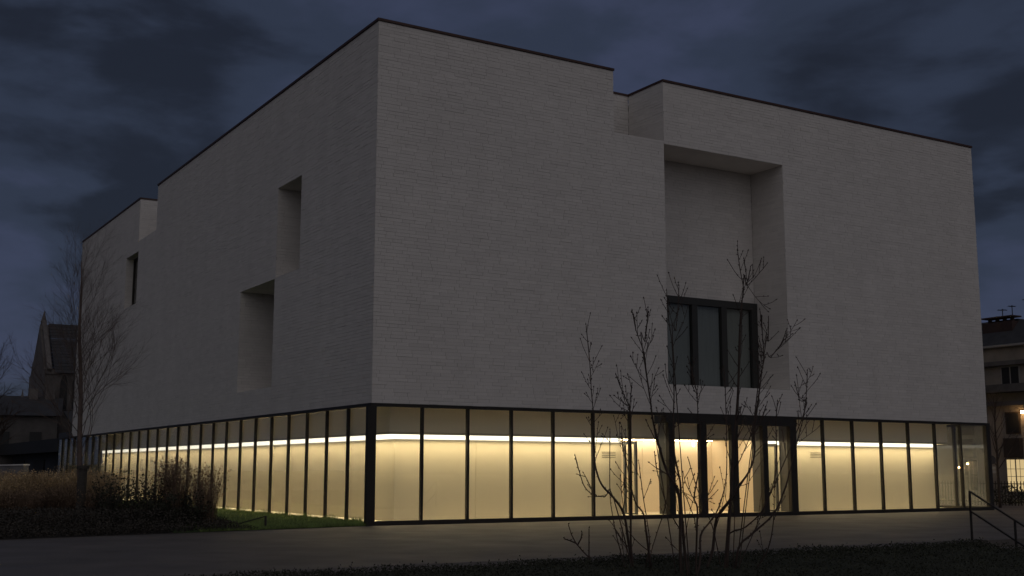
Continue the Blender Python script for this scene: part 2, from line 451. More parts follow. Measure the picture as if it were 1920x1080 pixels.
# left openings: far jamb, near jamb
for (a, b, c, d, dp) in WIN_L:
    panel((0.012, b, 0), ex, -ey, dp - 0.012, c, d, []); bricks((0.012, b, 0), ex, -ey, dp - 0.016, c, d)
    panel((0.012, a, 0), ex, ey, dp - 0.012, c, d, []); bricks((0.012, a, 0), ex, ey, dp - 0.016, c, d)
wall = sh.build('wall', M_mortar, mus)
BR.sort(key=lambda b: -b[0])
for _, p0, X, Y, Z, tn in BR[:300]:
    b = MB(); b.obox(p0, X, Y, Z, tn); b.build('brick', M_brick, wall)
b = MB()
for _, p0, X, Y, Z, tn in BR[300:]:
    i = len(b.v)
    b.v += [tuple(q) for q in (p0, p0 + X, p0 + X + Z, p0 + Z, p0 + Y, p0 + X + Y, p0 + X + Y + Z, p0 + Y + Z)]
    for q in ((4, 5, 6, 7), (0, 1, 5, 4), (1, 2, 6, 5), (2, 3, 7, 6), (3, 0, 4, 7)): b.f.append(tuple(i + k for k in q)); b.t.append(tn)
stuff(b.build('brickwork', M_brick, wall))
# plaster ceilings and sills of the openings
def lining(*q):
    b = MB(); b.quad(*q); b.build('reveal_lining', M_plaster, mus)
lining((REC[0], -0.0, REC[3]), (REC[0], RD, REC[3]), (REC[1], RD, REC[3]), (REC[1], -0.0, REC[3]))
lining((REC[0], 0.0, REC[2]), (REC[1], 0.0, REC[2]), (REC[1], RD, REC[2]), (REC[0], RD, REC[2]))
for (a, c_, z0, z1, dp) in WIN_L:
    lining((0, a, z1), (dp, a, z1), (dp, c_, z1), (0, c_, z1)); lining((0, a, z0), (0, c_, z0), (dp, c_, z0), (dp, a, z0))
b = MB(); zr = H - 0.25
for (x0, x1, y0, y1) in ((0.3, WR - .3, ND + .3, NOT_L[0]), (ND + .3, WR - .3, NOT_L[0], NOT_L[1]), (0.3, WR - .3, NOT_L[1], LL - .3), (0.3, NOT_S[0] - .3, 0.3, ND + .3), (NOT_S[1] + .3, WR - .3, 0.3, ND + .3)):
    b.quad((x0, y0, zr), (x1, y0, zr), (x1, y1, zr), (x0, y1, zr))
b.build('roof', M_roof, mus)
b = MB(); b.box(0.02, WR - 0.02, 0.02, LL - 0.02, ZB - 0.003, ZB + 0.2); b.build('soffit', M_plaster, mus)
# brown metal coping along each parapet run
def coping(x0, x1, y0, y1):
    b = MB(); b.box(x0, x1, y0, y1, H + 0.002, H + 0.08); b.build('coping', M_coping, mus)
coping(-0.04, NOT_S[0] + 0.03, -0.04, 0.36); coping(NOT_S[1] - 0.03, WR + 0.04, -0.04, 0.36)
coping(NOT_S[0] - 0.3, NOT_S[1] - 0.032, ND - 0.03, ND + 0.36); coping(NOT_S[1] - 0.03, NOT_S[1] + 0.33, 0.362, ND + 0.36)
coping(NOT_S[0] - 0.33, NOT_S[0] + 0.03, 0.362, ND - 0.032)
coping(-0.04, 0.36, 0.362, NOT_L[0] + 0.03); coping(-0.04, 0.36, NOT_L[1] - 0.03, LL + 0.04)
coping(ND - 0.03, ND + 0.36, NOT_L[0] - 0.3, NOT_L[1] - 0.032); coping(0.362, ND + 0.36, NOT_L[1] - 0.03, NOT_L[1] + 0.33)
coping(0.362, ND - 0.032, NOT_L[0] - 0.33, NOT_L[0] + 0.03)
coping(WR - 0.36, WR + 0.04, 0.362, LL + 0.04); coping(0.362, WR - 0.362, LL - 0.36, LL + 0.04)
# recess window
win = MB(); y0, y1 = RD - 0.16, RD + 0.02
win.box(REC[0] + .003, REC[1] - .003, y0, y1, WT - 0.26, WT); win.box(REC[0] + .003, REC[1] - .003, y0, y1, REC[2] + .003, REC[2] + 0.12)
win.box(REC[1] - 0.30, REC[1] - .003, y0 + .004, y1, REC[2] + 0.12, WT - 0.26); win.box(REC[0] + .003, REC[0] + 0.2, y0 + .004, y1, REC[2] + 0.12, WT - 0.26)
wf = win.build('window', M_frame, mus)
xs = [REC[0] + 0.2, 12.31, 13.74, 15.17, REC[1] - 0.30]
for x in xs[1:4]:
    b = MB(); b.box(x - 0.13, x + 0.13, y0 + .008, y1, REC[2] + 0.12, WT - 0.26); b.build('window_bar', M_frame, wf)
for i in range(4):
    a = xs[i] + (0.13 if i else 0); c = xs[i + 1] - (0.13 if i < 3 else 0)
    b = MB(); b.box(a, c, y0 + 0.09, y0 + 0.11, REC[2] + 0.12, WT - 0.26); b.build('pane', M_dglass, wf)
b = MB(); b.box(REC[0] + .05, REC[1] - .05, RD + 0.03, RD + 0.05, REC[2] + .1, WT - .2); b.build('blind', M_curtain, wf)
for (a, c, z0, z1, dp) in WIN_L:
    f = MB(); x0, x1 = dp - 0.12, dp + 0.02
    f.box(x0, x1, a + .003, c - .003, z1 - 0.12, z1 - .003); f.box(x0, x1, a + .003, c - .003, z0 + .003, z0 + 0.10); f.box(x0 + .003, x1, a + .003, a + 0.1, z0 + 0.10, z1 - 0.12); f.box(x0 + .003, x1, c - 0.1, c - .003, z0 + 0.10, z1 - 0.12)
    wf = f.build('window', M_black, mus)
    b = MB(); b.box(x0 + 0.05, x0 + 0.07, a + 0.1, c - 0.1, z0 + 0.1, z1 - 0.12); b.build('pane', M_dglass, wf)
    b = MB(); b.box(dp + 0.5, dp + 0.52, a - .2, c + .2, z0 - .2, z1 + .2); b.build('blind', M_dark, wf)

# ---- glazed ground floor
ZS, ZH = 0.13, 3.46
LG = 46.4                                                    # the glazing runs on past the block to the low wing
b = MB(); b.box(-0.13, WR + 0.06, -0.05, 0.10, 0.0, ZS); b.build('sill_frame', M_black, mus)
b = MB(); b.box(-0.05, 0.10, 0.105, LG, 0.0, 0.10); b.build('sill_frame', M_black, mus)
b = MB(); b.box(WR - 0.10, WR + 0.05, 0.105, LL, 0.0, ZS); b.build('sill_frame', M_black, mus)
b = MB(); b.box(-0.055, 10.93, -0.055, 0.10, ZH, ZB - 0.008); b.build('head_frame', M_black, mus)
b = MB(); b.box(17.05, WR + 0.06, -0.055, 0.10, ZH, ZB - 0.008); b.build('head_frame', M_black, mus)
b = MB(); b.box(-0.053, 0.10, 0.105, LG, ZH, ZB - 0.008); b.build('head_frame', M_black, mus)
b = MB(); b.box(WR - 0.10, WR + 0.053, 0.105, LL, ZH, ZB - 0.008); b.build('head_frame', M_black, mus)
b = MB(); b.box(10.93, 17.05, -0.075, 0.55, 3.20, ZB - 0.007); b.build('entrance_head', M_black, mus)
b = MB(); b.box(-0.13, 0.14, -0.06, 0.10, ZS, ZH); b.box(-0.06, 0.10, 0.10, 0.16, ZS, ZH); b.build('corner_post', M_black, mus)
b = MB(); b.box(WR - 0.18, WR + 0.06, -0.06, 0.12, ZS, ZH); b.build('corner_post', M_black, mus)
def mull(x, y, along, w=0.072, d=0.085):
    b = MB()
    if along == 'x': b.box(x - w / 2, x + w / 2, -0.045, d, ZS, ZH); b.box(x + w / 2, x + w / 2 + 0.03, 0.0, 0.03, 1.66, 1.74)
    else: b.box(-0.045, d - .03, y - w / 2, y + w / 2, 0.10, ZH); b.box(-0.02, 0.01, y + w / 2, y + w / 2 + 0.03, 1.66, 1.74)
    b.build('mullion', M_black, mus)
def pane(x0, x1, y0, y1, z0=ZS, z1=ZH, m=None):
    b = MB(); b.box(x0, x1, y0, y1, z0, z1); b.build('glass_pane', m or M_glass, mus)
mr = [1.68, 3.25, 4.82, 6.39, 7.96, 9.46, None, 18.44, 20.01, 21.57, 23.12, 24.68, 26.24]
for x in mr:
    if x: mull(x, 0, 'x')
edges = [0.14, 1.68, 3.25, 4.82, 6.39, 7.96, 9.46, 11.02]
for i, (a, c) in enumerate(zip(edges, edges[1:])): pane(a + (0.05 if i else 0), c - 0.05, 0.035, 0.06)
edges = [17.02, 18.44, 20.01, 21.57, 23.12, 24.68, 26.24, WR - 0.18]
for i, (a, c) in enumerate(zip(edges, edges[1:])): pane(a + (0.05 if i else 0), c - 0.05, 0.035, 0.06)
ly = [0.16] + [1.67 * k for k in range(1, 28)] + [LG]
for k, y in enumerate(ly[1:-1]): mull(0, y, 'y', 0.068)
for i, (a, c) in enumerate(zip(ly, ly[1:])): pane(0.035, 0.06, a + (0.043 if i else 0), c - 0.043, 0.10)
# end wall of glass on the street side
for k in range(1, 26):
    y = 1.66 * k
    b = MB(); b.box(WR - 0.12, WR + 0.04, y - 0.05, y + 0.05, ZS, ZH); b.build('mullion', M_black, mus)
    b = MB(); b.box(WR - 0.05, WR - 0.03, y - 1.61 if k > 1 else 0.12, y - 0.05, ZS, ZH); b.build('glass_pane', M_refl_veil, mus)
# entrance portal: deep black posts and tall glass doors
posts = [(11.06, 11.32), (12.45, 12.74), (13.88, 14.18), (15.36, 15.60), (16.70, 17.02)]
for i, (a, c) in enumerate(posts):
    b = MB(); b.box(a, c, -0.07, 0.10, 0.0, 3.20); b.build('entrance_post', M_black, mus)
    if i in (0, 3, 4):
        b = MB(); b.box(a + 0.01, c - 0.01, 0.102, 0.52, ZS, 3.20); b.build('post_lining', M_grey, mus)
for (p, q) in zip(posts, posts[1:]):
    b = MB(); b.box(p[1], q[0], 0.02, 0.045, ZS, 3.20); d = b.build('glass_door', M_glass, mus)
# interior: lined walls set back behind the glass, lit from a cove at bulkhead height
OFF, ZL = 1.5, 2.66
COVE_W, COVE_SPREAD = 11.0, 106
b = MB(); b.box(0.10, WR - 0.10, 0.10, LL, 0.0, 0.035); b.build('floor', M_floor_in, mus)
def wpanel(x0, x1, y0, y1, z0=0.04, z1=ZL + 0.1, m=None):
    b = MB(); b.box(x0, x1, y0, y1, z0, z1); return b.build('wall_panel', m or M_inner, mus)
HA, HB, HD = 10.2, 17.0, 4.6                                 # entrance hall opening in the inner wall
def run(a, c, step):
    n = max(1, round((c - a) / step)); return [(a + (c - a) * i / n, a + (c - a) * (i + 1) / n) for i in range(n)]
G = 0.004
b = MB(); b.box(OFF + 0.03, HA - .03, OFF + 0.05, OFF + 0.1, 0.12, ZH); b.box(HB + .03, 26.46, OFF + 0.05, OFF + 0.1, 0.12, ZH); b.box(OFF + 0.05, OFF + 0.1, OFF + 0.11, 40.95, 0.12, ZH); b.box(26.40, 26.44, OFF + .11, 40.95, 0.12, ZH); b.build('wall_core', M_slot, mus)
for a, c in run(OFF, HA, 3.15) + run(HB, 26.5, 3.15): wpanel(a + G, c - G, OFF, OFF + 0.048)
for a, c in run(OFF + 0.05, 41.0, 3.34): wpanel(OFF, OFF + 0.048, a + G, c - G)
for a, c in run(OFF + 0.05, 41.0, 3.34): wpanel(26.452, 26.5, a + G, c - G)
BK = 0.36                                                    # bulkhead stands this far in front of the wall
b = MB(); b.box(OFF - BK, 26.5 + BK, OFF - BK, OFF - 0.002, ZL + 0.102, ZH + 0.09); b.build('bulkhead', M_bulk, mus)
b = MB(); b.box(OFF - BK, OFF - 0.002, OFF, 41.0, ZL + 0.102, ZH + 0.09); b.build('bulkhead', M_bulk, mus)
b = MB(); b.box(26.502, 26.5 + BK, OFF, 41.0, ZL + 0.102, ZH + 0.09); b.build('bulkhead', M_bulk, mus)
def lip(x0, x1, y0, y1):
    b = MB(); b.box(x0, x1, y0, y1, ZL + 0.03, ZL + 0.1015); b.build('cove_lip', M_inner, mus)
lip(OFF - BK, 26.5 + BK, OFF - BK, OFF - BK + 0.02); lip(OFF - BK, OFF - BK + 0.02, OFF - BK + 0.021, 41.0); lip(26.5 + BK - .02, 26.5 + BK, OFF - BK + 0.021, 41.0)
def led(x0, x1, y0, y1, m=None):
    b = MB(); b.box(x0, x1, y0, y1, ZL + 0.082, ZL + 0.10); b.build('light_strip', m or M_led, mus)
def led_near(x0, x1, y0, y1): led(x0, x1, y0, y1, M_led)
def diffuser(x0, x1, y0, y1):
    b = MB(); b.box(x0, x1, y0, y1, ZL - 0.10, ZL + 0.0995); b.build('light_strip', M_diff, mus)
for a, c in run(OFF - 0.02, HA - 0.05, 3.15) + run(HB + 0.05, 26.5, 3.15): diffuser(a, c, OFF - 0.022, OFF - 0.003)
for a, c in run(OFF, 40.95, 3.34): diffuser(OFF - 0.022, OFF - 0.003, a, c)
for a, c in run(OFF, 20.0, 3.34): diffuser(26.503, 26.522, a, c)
LA, LB = OFF - 0.31, OFF - 0.23
def cove(x0, x1, y0, y1, power):
    L = bpy.data.lights.new('cove_light', 'AREA'); L.shape = 'RECTANGLE'
    L.size, L.size_y = x1 - x0, y1 - y0
    L.energy = power * max(x1 - x0, y1 - y0); L.color = (1.0, 0.78, 0.45); L.spread = math.radians(COVE_SPREAD)
    o = bpy.data.objects.new('cove_light', L); COL.objects.link(o); o.parent = mus
    o.location = ((x0 + x1) / 2, (y0 + y1) / 2, ZL + 0.075)
for a, c in run(OFF - 0.06, HA - 0.05, 2.2) + run(HB + 0.05, 26.5, 2.2): led_near(a + .01, c - .01, OFF - 0.075, OFF - 0.045)
for a, c in run(OFF - 0.04, 40.9, 2.2): led_near(OFF - 0.075, OFF - 0.045, a + .01, c - .01)
for a, c in run(OFF - 0.31, HA - 0.05, 4.5) + run(HB + 0.05, 26.5, 4.5): cove(a, c, LA, LB, COVE_W)
for a, c in run(OFF - 0.22, 40.9, 5.0): cove(LA, LB, a, c, COVE_W)
for a, c in run(OFF + 0.02, 20.0, 5.0): cove(26.5 + 0.23, 26.5 + 0.31, a, c, COVE_W)
for a, c in run(OFF + 0.02, 20.0, 2.2): led_near(26.545, 26.575, a + .01, c - .01)
# entrance hall behind the opening
for a, c in run(HA - 2.0, HB + 0.05, 1.9): wpanel(a + G, c - G, HD, HD + 0.05, m=M_hall)
for a, c in run(OFF + 0.12, HD, 1.6): wpanel(HB, HB + 0.028, a + G, c - G, m=M_hall); 
b = MB(); b.box(HA - 2.0, HB - .002, OFF + 0.11, HD - 0.002, ZL + 0.11, ZL + 0.16); b.build('hall_ceiling', M_hall, mus)
for a, c in run(HA, HB - .1, 2.2): led(a + .05, c - .05, HD - 0.22, HD - 0.18, M_led2)
for a, c in run(HA, HB - .1, 2.2): led(a + .05, c - .05, 2.3, 2.36, M_led2)
b = MB(); b.box(13.30, 13.36, 1.32, 1.38, 2.45, 2.68); b.build('downlight', M_spot, mus)
# lobby side doors standing across the corridor
for x in (10.15, 16.62):
    f = MB(); f.box(x - 0.035, x + 0.035, 0.56, 0.66, 0.12, 2.58); f.box(x - 0.035, x + 0.035, 1.18, 1.28, 0.12, 2.58); f.box(x - 0.03, x + 0.03, 0.66, 1.18, 2.48, 2.58); f.box(x - 0.03, x + 0.03, 0.66, 1.18, 0.12, 0.17)
    d = f.build('lobby_door', M_grey, mus)
    b = MB(); b.box(x - 0.008, x + 0.008, 0.66, 1.18, 0.17, 2.48); b.build('pane', M_glass, d)
    b = MB(); b.box(x - 0.06, x - 0.036, 1.2, 1.23, 1.0, 1.35); b.build('handle', M_black, d)
# slotted air grilles high on the inner wall
def grille(kind, a, z):
    g_ = MB()
    if kind == 'x': g_.box(a, a + 0.62, OFF - 0.004, OFF - 0.002, z, z + 0.22)
    else: g_.box(OFF - 0.004, OFF - 0.002, a, a + 0.62, z, z + 0.22)
    gr = g_.build('air_grille', M_inner, mus)
    for k in range(4):
        b = MB(); zz = z + 0.02 + k * 0.057
        if kind == 'x': b.box(a + .02, a + 0.60, OFF - 0.010, OFF - 0.0045, zz, zz + 0.016)
        else: b.box(OFF - 0.010, OFF - 0.0045, a + .02, a + 0.60, zz, zz + 0.016)
        b.build('slot', M_slot, gr)
grille('x', 19.25, 2.08); grille('x', 9.35, 2.02); grille('y', 29.6, 2.0)
# low wing: roof slab over the last bays on the left
b = MB(); b.box(0.0, 14, LL + 0.045, LG, ZB - 0.006, ZB + 0.30); b.build('wing_roof', M_navy, mus)
b = MB(); b.box(1.9, 2.0, LL - .9, LG, 0.04, ZH); b.box(0.11, 1.9, LG - .06, LG - .005, 0.04, ZH); b.build('wing_wall', M_inner, mus)

# ------------------------------------------------------------------ low neighbour on the left and garden wall
lb = thing('low_building', 'long low dark flat roofed building beyond the left end of the museum', 'building', W(0.3, LG + 0.2), ANG)
b = MB(); b.box(-0.3, 16, 0, 45, 2.72, 3.55); b.build('fascia', M_dark, lb)
b = MB(); b.box(0.8, 15, 0.1, 44, 0.0, 2.72); b.build('wall', M_navy, lb)
for k in range(5):
    b = MB(); b.box(0.70, 0.799, 2 + k * 8, 6 + k * 8, 0.6, 2.3); b.build('window', M_dark, lb)
gw = thing('garden_wall', 'short pale rendered garden wall behind the tan grasses', 'wall', W(-2.2, 44.0), ANG)
b = MB(); b.box(-0.15, 0.15, 0, 11, 0, 1.85); b.build('wall', M_palewall, gw)
b = MB(); b.box(-0.20, 0.20, -0.05, 11.05, 1.852, 1.93); b.build('coping', M_plaster, gw)

# ------------------------------------------------------------------ church
N0 = Vector((-39.4, 100, 0)); gd = Vector((-4.7, 8.3, 0)).normalized(); rd = Vector((8.3, 4.7, 0)).normalized()
ch = thing('church', 'old stone church with steep slate roof behind the museum on the left', 'church', N0, math.atan2(rd.y, rd.x))
# local x = along the ridge, y = depth (gable direction)
wdt, eave, apex, lng = 9.5, 10.0, 14.3, 30
b = MB()
b.box(0, lng, 0, 0.8, -0.5, eave); b.box(0, lng, wdt - .8, wdt, -0.5, eave)
i = len(b.v)
for x in (0.0, 0.7):
    b.v += [(x, 0.802, -0.5), (x, wdt - 0.802, -0.5), (x, wdt - 0.802, eave), (x, wdt / 2, apex), (x, 0.802, eave)]
b.f += [(i, i + 4, i + 3, i + 2, i + 1), (i + 5, i + 6, i + 7, i + 8, i + 9)]; b.t += [.5, .5]
for j in range(5): b.f.append((i + j, i + (j + 1) % 5, i + 5 + (j + 1) % 5, i + 5 + j)); b.t.append(.5)
chw = b.build('wall', M_stone, ch)
b = MB()
sl_n = 16
for k in range(sl_n):                                        # slate courses overlap one another
    f0, f1 = k / sl_n, (k + 1) / sl_n
    for (ya, yb) in ((-0.35, wdt / 2), (wdt + 0.35, wdt / 2)):
        y0_, y1_ = ya + (yb - ya) * f0, ya + (yb - ya) * f1
        z0_, z1_ = eave - .3 + (apex + .12 - eave + .3) * f0, eave - .3 + (apex + .12 - eave + .3) * f1
        for m_ in range(12):
            x0_, x1_ = 0.72 + m_ * 2.4, 0.72 + (m_ + 1) * 2.4
            b.quad((x0_, y0_, z0_ + 0.02), (x1_, y0_, z0_ + 0.02), (x1_, y1_, z1_), (x0_, y1_, z1_), R())
b.build('roof', M_slate, ch)
for (ya, yb) in ((-0.2, wdt / 2), (wdt + 0.2, wdt / 2)):
    b = MB(); b.tube([(0.3, ya, eave - .1), (0.3, yb, apex + .35)], [0.26, 0.26], 4); b.build('gable_coping', M_stone, ch)
b = MB(); b.tube([(0.3, wdt / 2, apex + .2), (0.3, wdt / 2, apex + .6), (0.3, wdt / 2, apex + 1.2)], [0.28, 0.16, 0.03], 6); b.build('finial', M_stone, ch)
for x in (1.55, 2.55, 5.6, 6.6):                             # lancet windows in deep frames
    b = MB(); n = 8; w2 = 0.34; zb, zt = 6.6, 9.0
    pts = [(x - w2, zb), (x + w2, zb), (x + w2, zt)] + [(x + w2 - 2 * w2 * k / n, zt + 0.75 * math.sin(math.pi * k / n)) for k in range(1, n)] + [(x - w2, zt)]
    i = len(b.v); b.v += [(p[0], -0.012, p[1]) for p in pts]; b.f.append(tuple(range(i, i + len(pts)))); b.t.append(.5)
    lw = b.build('window', M_dark, ch)
    f = MB(); f.tube([(p[0], -0.04, p[1]) for p in pts + pts[:1]], [0.07] * (len(pts) + 1), 5, cap=False); f.build('frame', M_stone, lw)
for x in (0.05, 4.1, 8.2):
    b = MB(); b.box(x, x + 0.75, -1.0, -0.003, -0.5, 6.5); b.obox((x, -0.6, 6.5), (0.75, 0, 0), (0, 0.59, 0), (0, 0, 2.0)); b.build('buttress', M_stone, ch)
b = MB(); b.box(-0.05, lng, -0.12, -0.003, 6.1, 6.3); b.box(-.05, lng, -.12, -.003, 9.6, 9.85); b.build('string_course', M_stone, ch)
# low vestry in front of the church and pinnacled wall on its left
vs = thing('stone_vestry', 'low stone annexe with lean-to roof at the foot of the church', 'building', N0 + rd * 1.5 - gd * 9, math.atan2(rd.y, rd.x))
b = MB(); b.box(0, 7, 0, 6, -0.5, 4.6); b.build('wall', M_dkstone, vs)
b = MB(); b.quad((-.3, -.4, 4.5), (7.3, -.4, 4.5), (7.3, 6.2, 6.4), (-.3, 6.2, 6.4)); b.quad((-.3, -.4, 4.35), (-.3, 6.2, 6.25), (7.3, 6.2, 6.25), (7.3, -.4, 4.35)); b.build('roof', M_slate, vs)
for x in (1.2, 3.4, 5.6):
    b = MB(); b.box(x - .35, x + .35, -0.06, -0.003, 2.2, 3.7); b.build('window', M_dark, vs)
p = at(46, 800, 118)
pw = thing('pinnacled_wall', 'low dark stone aisle with small pinnacles left of the church', 'building', (p.x, p.y, 0), math.atan2(rd.y, rd.x))
b = MB(); b.box(-5, 3, 0, 6, -0.5, 7.6); b.build('wall', M_dkstone, pw)
b = MB(); b.quad((-5.2, -.2, 7.55), (3.2, -.2, 7.55), (3.2, 3, 9.0), (-5.2, 3, 9.0)); b.quad((-5.2, 6.2, 7.55), (-5.2, 3, 9.0), (3.2, 3, 9.0), (3.2, 6.2, 7.55)); b.build('roof', M_slate, pw)
for x in (-0.35, 0.25):
    b = MB(); b.box(x - .13, x + .13, -.02, .24, 7.6, 8.6); b.tube([(x, .11, 8.6), (x, .11, 9.5)], [0.2, 0.02], 4); b.build('pinnacle', M_stone, pw)
hs = thing('distant_house', 'dark gabled house on the far left edge behind the low building', 'house', at(-8, 800, 95).xy.to_3d(), 0.35)
b = MB(); b.box(-4, 4.6, 0, 8, -0.5, 6.0); b.build('wall', M_dkstone, hs)
b = MB(); b.quad((-4.3, -.4, 5.9), (4.9, -.4, 5.9), (4.9, 4, 7.6), (-4.3, 4, 7.6)); b.quad((-4.3, 8.4, 5.9), (-4.3, 4, 7.6), (4.9, 4, 7.6), (4.9, 8.4, 5.9)); b.tri((4.6, 0, 6), (4.6, 8, 6), (4.6, 4, 7.6)); b.tri((-4, 0, 6), (-4, 4, 7.6), (-4, 8, 6)); rf = b.build('roof', M_slate, hs)
b = MB(); b.box(2.2, 2.9, 3.5, 4.4, 6.8, 8.3); b.build('chimney', M_stone, rf)
for x in (-2, 0.6, 3):
    b = MB(); b.box(x - .45, x + .45, -.06, -.003, 3.2, 4.6); b.build('window', M_dark, hs)

# ------------------------------------------------------------------ apartment house on the right, across the street
S0 = 44.65
ap = thing('apartment_building', 'old rendered apartment house with dark mansard roof behind the museum on the right', 'building', W(S0, 0), ANG)
# local x = away from the museum, y = along the street, facade at x = 0
b = MB(); b.box(0, 14, 4, 46, -0.3, 8.62); apw = b.build('wall', M_render, ap)
b = MB()
b.quad((-.05, 4, 8.7), (-.05, 46, 8.7), (1.7, 46, 10.4), (1.7, 11.3, 10.4)); b.quad((-.05, 4, 8.7), (1.7, 11.3, 10.4), (12.3, 11.3, 10.4), (14.05, 4, 8.7)); b.quad((14.05, 4, 8.7), (12.3, 11.3, 10.4), (12.3, 46, 10.4), (14.05, 46, 8.7)); b.quad((1.7, 11.3, 10.4), (1.7, 46, 10.4), (12.3, 46, 10.4), (12.3, 11.3, 10.4))
b.quad((-.05, 46, 8.7), (14.05, 46, 8.7), (12.3, 46, 10.4), (1.7, 46, 10.4))
b.build('roof', M_slate, ap)
b = MB(); b.box(-0.28, 0.0 - .002, 3.9, 46, 8.62, 8.74); b.build('gutter', M_plate, ap)
b = MB(); b.box(-0.30, -0.002, 3.9, 46, 7.55, 7.80); b.build('cornice', M_stone, ap)
b = MB(); b.box(-0.75, -0.002, 3.9, 46, 6.00, 6.20); b.box(-0.70, -0.60, 3.9, 46, 6.2, 6.45); b.build('balcony_slab', M_stone, ap)
b = MB(); b.box(-0.35, -0.002, 3.9, 46, 5.25, 5.50); b.build('string_course', M_stone, ap)
for k in range(12):
    y = 10.75 + (k - 2) * 3.1
    if y < 4.6 or y > 45: continue
    f = MB(); f.box(-0.05, -0.003, y - .62, y + .62, 6.35, 7.5); w_ = f.build('window', M_plate, ap)
    for q in (-1, 1):
        b = MB(); b.box(-0.065, -0.051, y + (.04 if q > 0 else -.54), y + (.54 if q > 0 else -.04), 6.42, 7.44); b.build('pane', M_dark, w_)
    f = MB(); f.box(-0.05, -0.003, y - .45, y + .5, 3.66, 4.9); w_ = f.build('window', M_brown, ap)
    b = MB(); b.box(-0.065, -0.051, y - .36, y + .40, 3.75, 4.82); b.build('pane', M_dark, w_)
    b = MB(); b.box(-0.30, -0.003, y - .50, y + .55, 2.34, 3.42); b.build('blind', M_brown, ap)
    f = MB(); f.box(-0.06, -0.003, y - .62, y + .62, 0.40, 2.30); w_ = f.build('window', M_plate, ap)
    lit = k in (2, 5)
    for q in (-1, 1):
        b = MB(); b.box(-0.08, -0.061, y + (.05 if q > 0 else -.55), y + (.55 if q > 0 else -.05), 0.47, 2.22); pn = b.build('pane', M_winlit if lit else M_dark, w_)
    for j in range(3):
        b = MB(); b.box(-0.10, -0.082, y - .56, y + .56, 0.85 + j * 0.42, 0.875 + j * .42); b.build('glazing_bar', M_plate, w_)
    for q in (-0.30, 0.30):
        b = MB(); b.box(-0.11, -0.101, y + q - .012, y + q + .012, 0.47, 2.22); b.build('glazing_bar', M_plate, w_)
cs = MB(); cs.box(0.9, 1.7, 11.1, 13.1, 9.3, 10.22); chm = cs.build('chimney', M_clay, ap)
for k in range(4):
    b = MB(); b.tube([(1.3, 11.35 + k * .5, 10.22), (1.3, 11.35 + k * .5, 10.46)], [0.13, 0.11], 8); b.build('chimney_pot', M_clay, chm)
b = MB(); b.box(0.85, 1.75, 11.05, 13.15, 10.462, 10.54); b.build('chimney_cap', M_clay, chm)
for (y, h, wd) in ((11.9, 11.0, 0.3), (11.25, 11.15, 0.22), (9.95, 11.4, 0.6)):
    b = MB(); b.bar((1.2, y, 9.5), (1.2, y, h), 0.05)
    b.bar((1.2, y - wd, h - .12), (1.2, y + wd, h - .02), 0.04)
    for q in (-.6, -.2, .25, .7): b.bar((1.0, y + wd * q, h - .07), (1.4, y + wd * q, h - .07), 0.025)
    b.build('antenna', M_black, ap)
lq = W(S0 - 0.32, 9.92, 4.75)
wl_ = thing('wall_lantern', 'lit wall lantern on the old apartment house facade', 'lamp', lq, ANG)
b = MB(); b.bar((0.32, 0, 0.25), (0, 0, 0.25), 0.05); b.box(-0.12, 0.12, -0.12, 0.12, 0.18, 0.24); b.build('bracket', M_black, wl_)
b = MB(); b.box(-0.055, 0.055, -0.055, 0.055, 0.02, 0.178); b.build('lamp_glass', M_lamp, wl_)

lamps = [wl_]
for (y, z, lab) in ((14.35, 1.75, 'small lit wall lantern seen through the glass corner, the left of two'), (13.75, 1.95, 'small lit wall lantern seen through the glass corner, the right of two')):
    c = copy_tree(wl_); c.location = W(S0 - 0.32, y, z); c['label'] = lab; c.scale = (0.5, 0.5, 0.5)
for o in COL.objects:
    if o.name.startswith('wall_lantern'): o['group'] = 'wall lanterns on the old house'
# street railing with its pickets
fs = thing('street_railing', 'black metal picket railing along the street on the right', 'fence', W(34.2, 0), ANG)
b = MB(); b.box(-.02, .02, -2, 30, 0.98, 1.02); b.build('rail', M_black, fs)
b = MB(); b.box(-.02, .02, -2, 30, 0.14, 0.18); b.build('rail', M_black, fs)
pk = MB(); pk.box(-.014, .014, -.014, .014, 0.0, 1.12); pm = pk.mesh('picket', M_black)
for k in range(190):
    o = link('picket', pm, fs); o.location = (0, -1.98 + k * 0.168, 0)
# clipped shrubs behind the railing
def leafcloud(mb, c, rx, ry, rz, n, sz, tlo=0.0, thi=1.0):
    for _ in range(n):
        while True:
            p = Vector((U(-1, 1), U(-1, 1), U(-1, 1)))
            if p.length < 1: break
        if R() < 0.6: p = p.normalized() * U(0.8, 1.05)
        q = Vector(c) + Vector((p.x * rx, p.y * ry, p.z * rz))
        leaf(mb, q, sz * U(0.6, 1.3), U(tlo, thi))
def leaf(mb, q, L, t):
    a = Vector((U(-1, 1), U(-1, 1), U(-0.6, 1))).normalized(); c = a.cross(Vector((U(-1, 1), U(-1, 1), U(-1, 1)))).normalized()
    mb.quad(q, q + a * L * 0.5 + c * L * 0.28, q + a * L, q + a * L * 0.5 - c * L * 0.28, t)
for k, lab in enumerate(('dark rounded shrub behind the street railing, nearest the museum', 'dark rounded shrub behind the street railing, nearest the frame edge')):
    c = W(36.0, 5.0 - k * 2.4)
    sb = thing('street_shrub', lab, 'shrub', c, 0, 'shrubs behind the street railing')
    b = MB(); leafcloud(b, (0, 0, .42), 0.9, 0.9, 0.48, 900, .10); b.build('foliage', M_leaf, sb)
    b = MB()
    for q in range(5): b.tube([(0, 0, -.02), (U(-.5, .5), U(-.5, .5), .6)], [.03, .012], 5)
    b.build('stem', M_bark, sb)

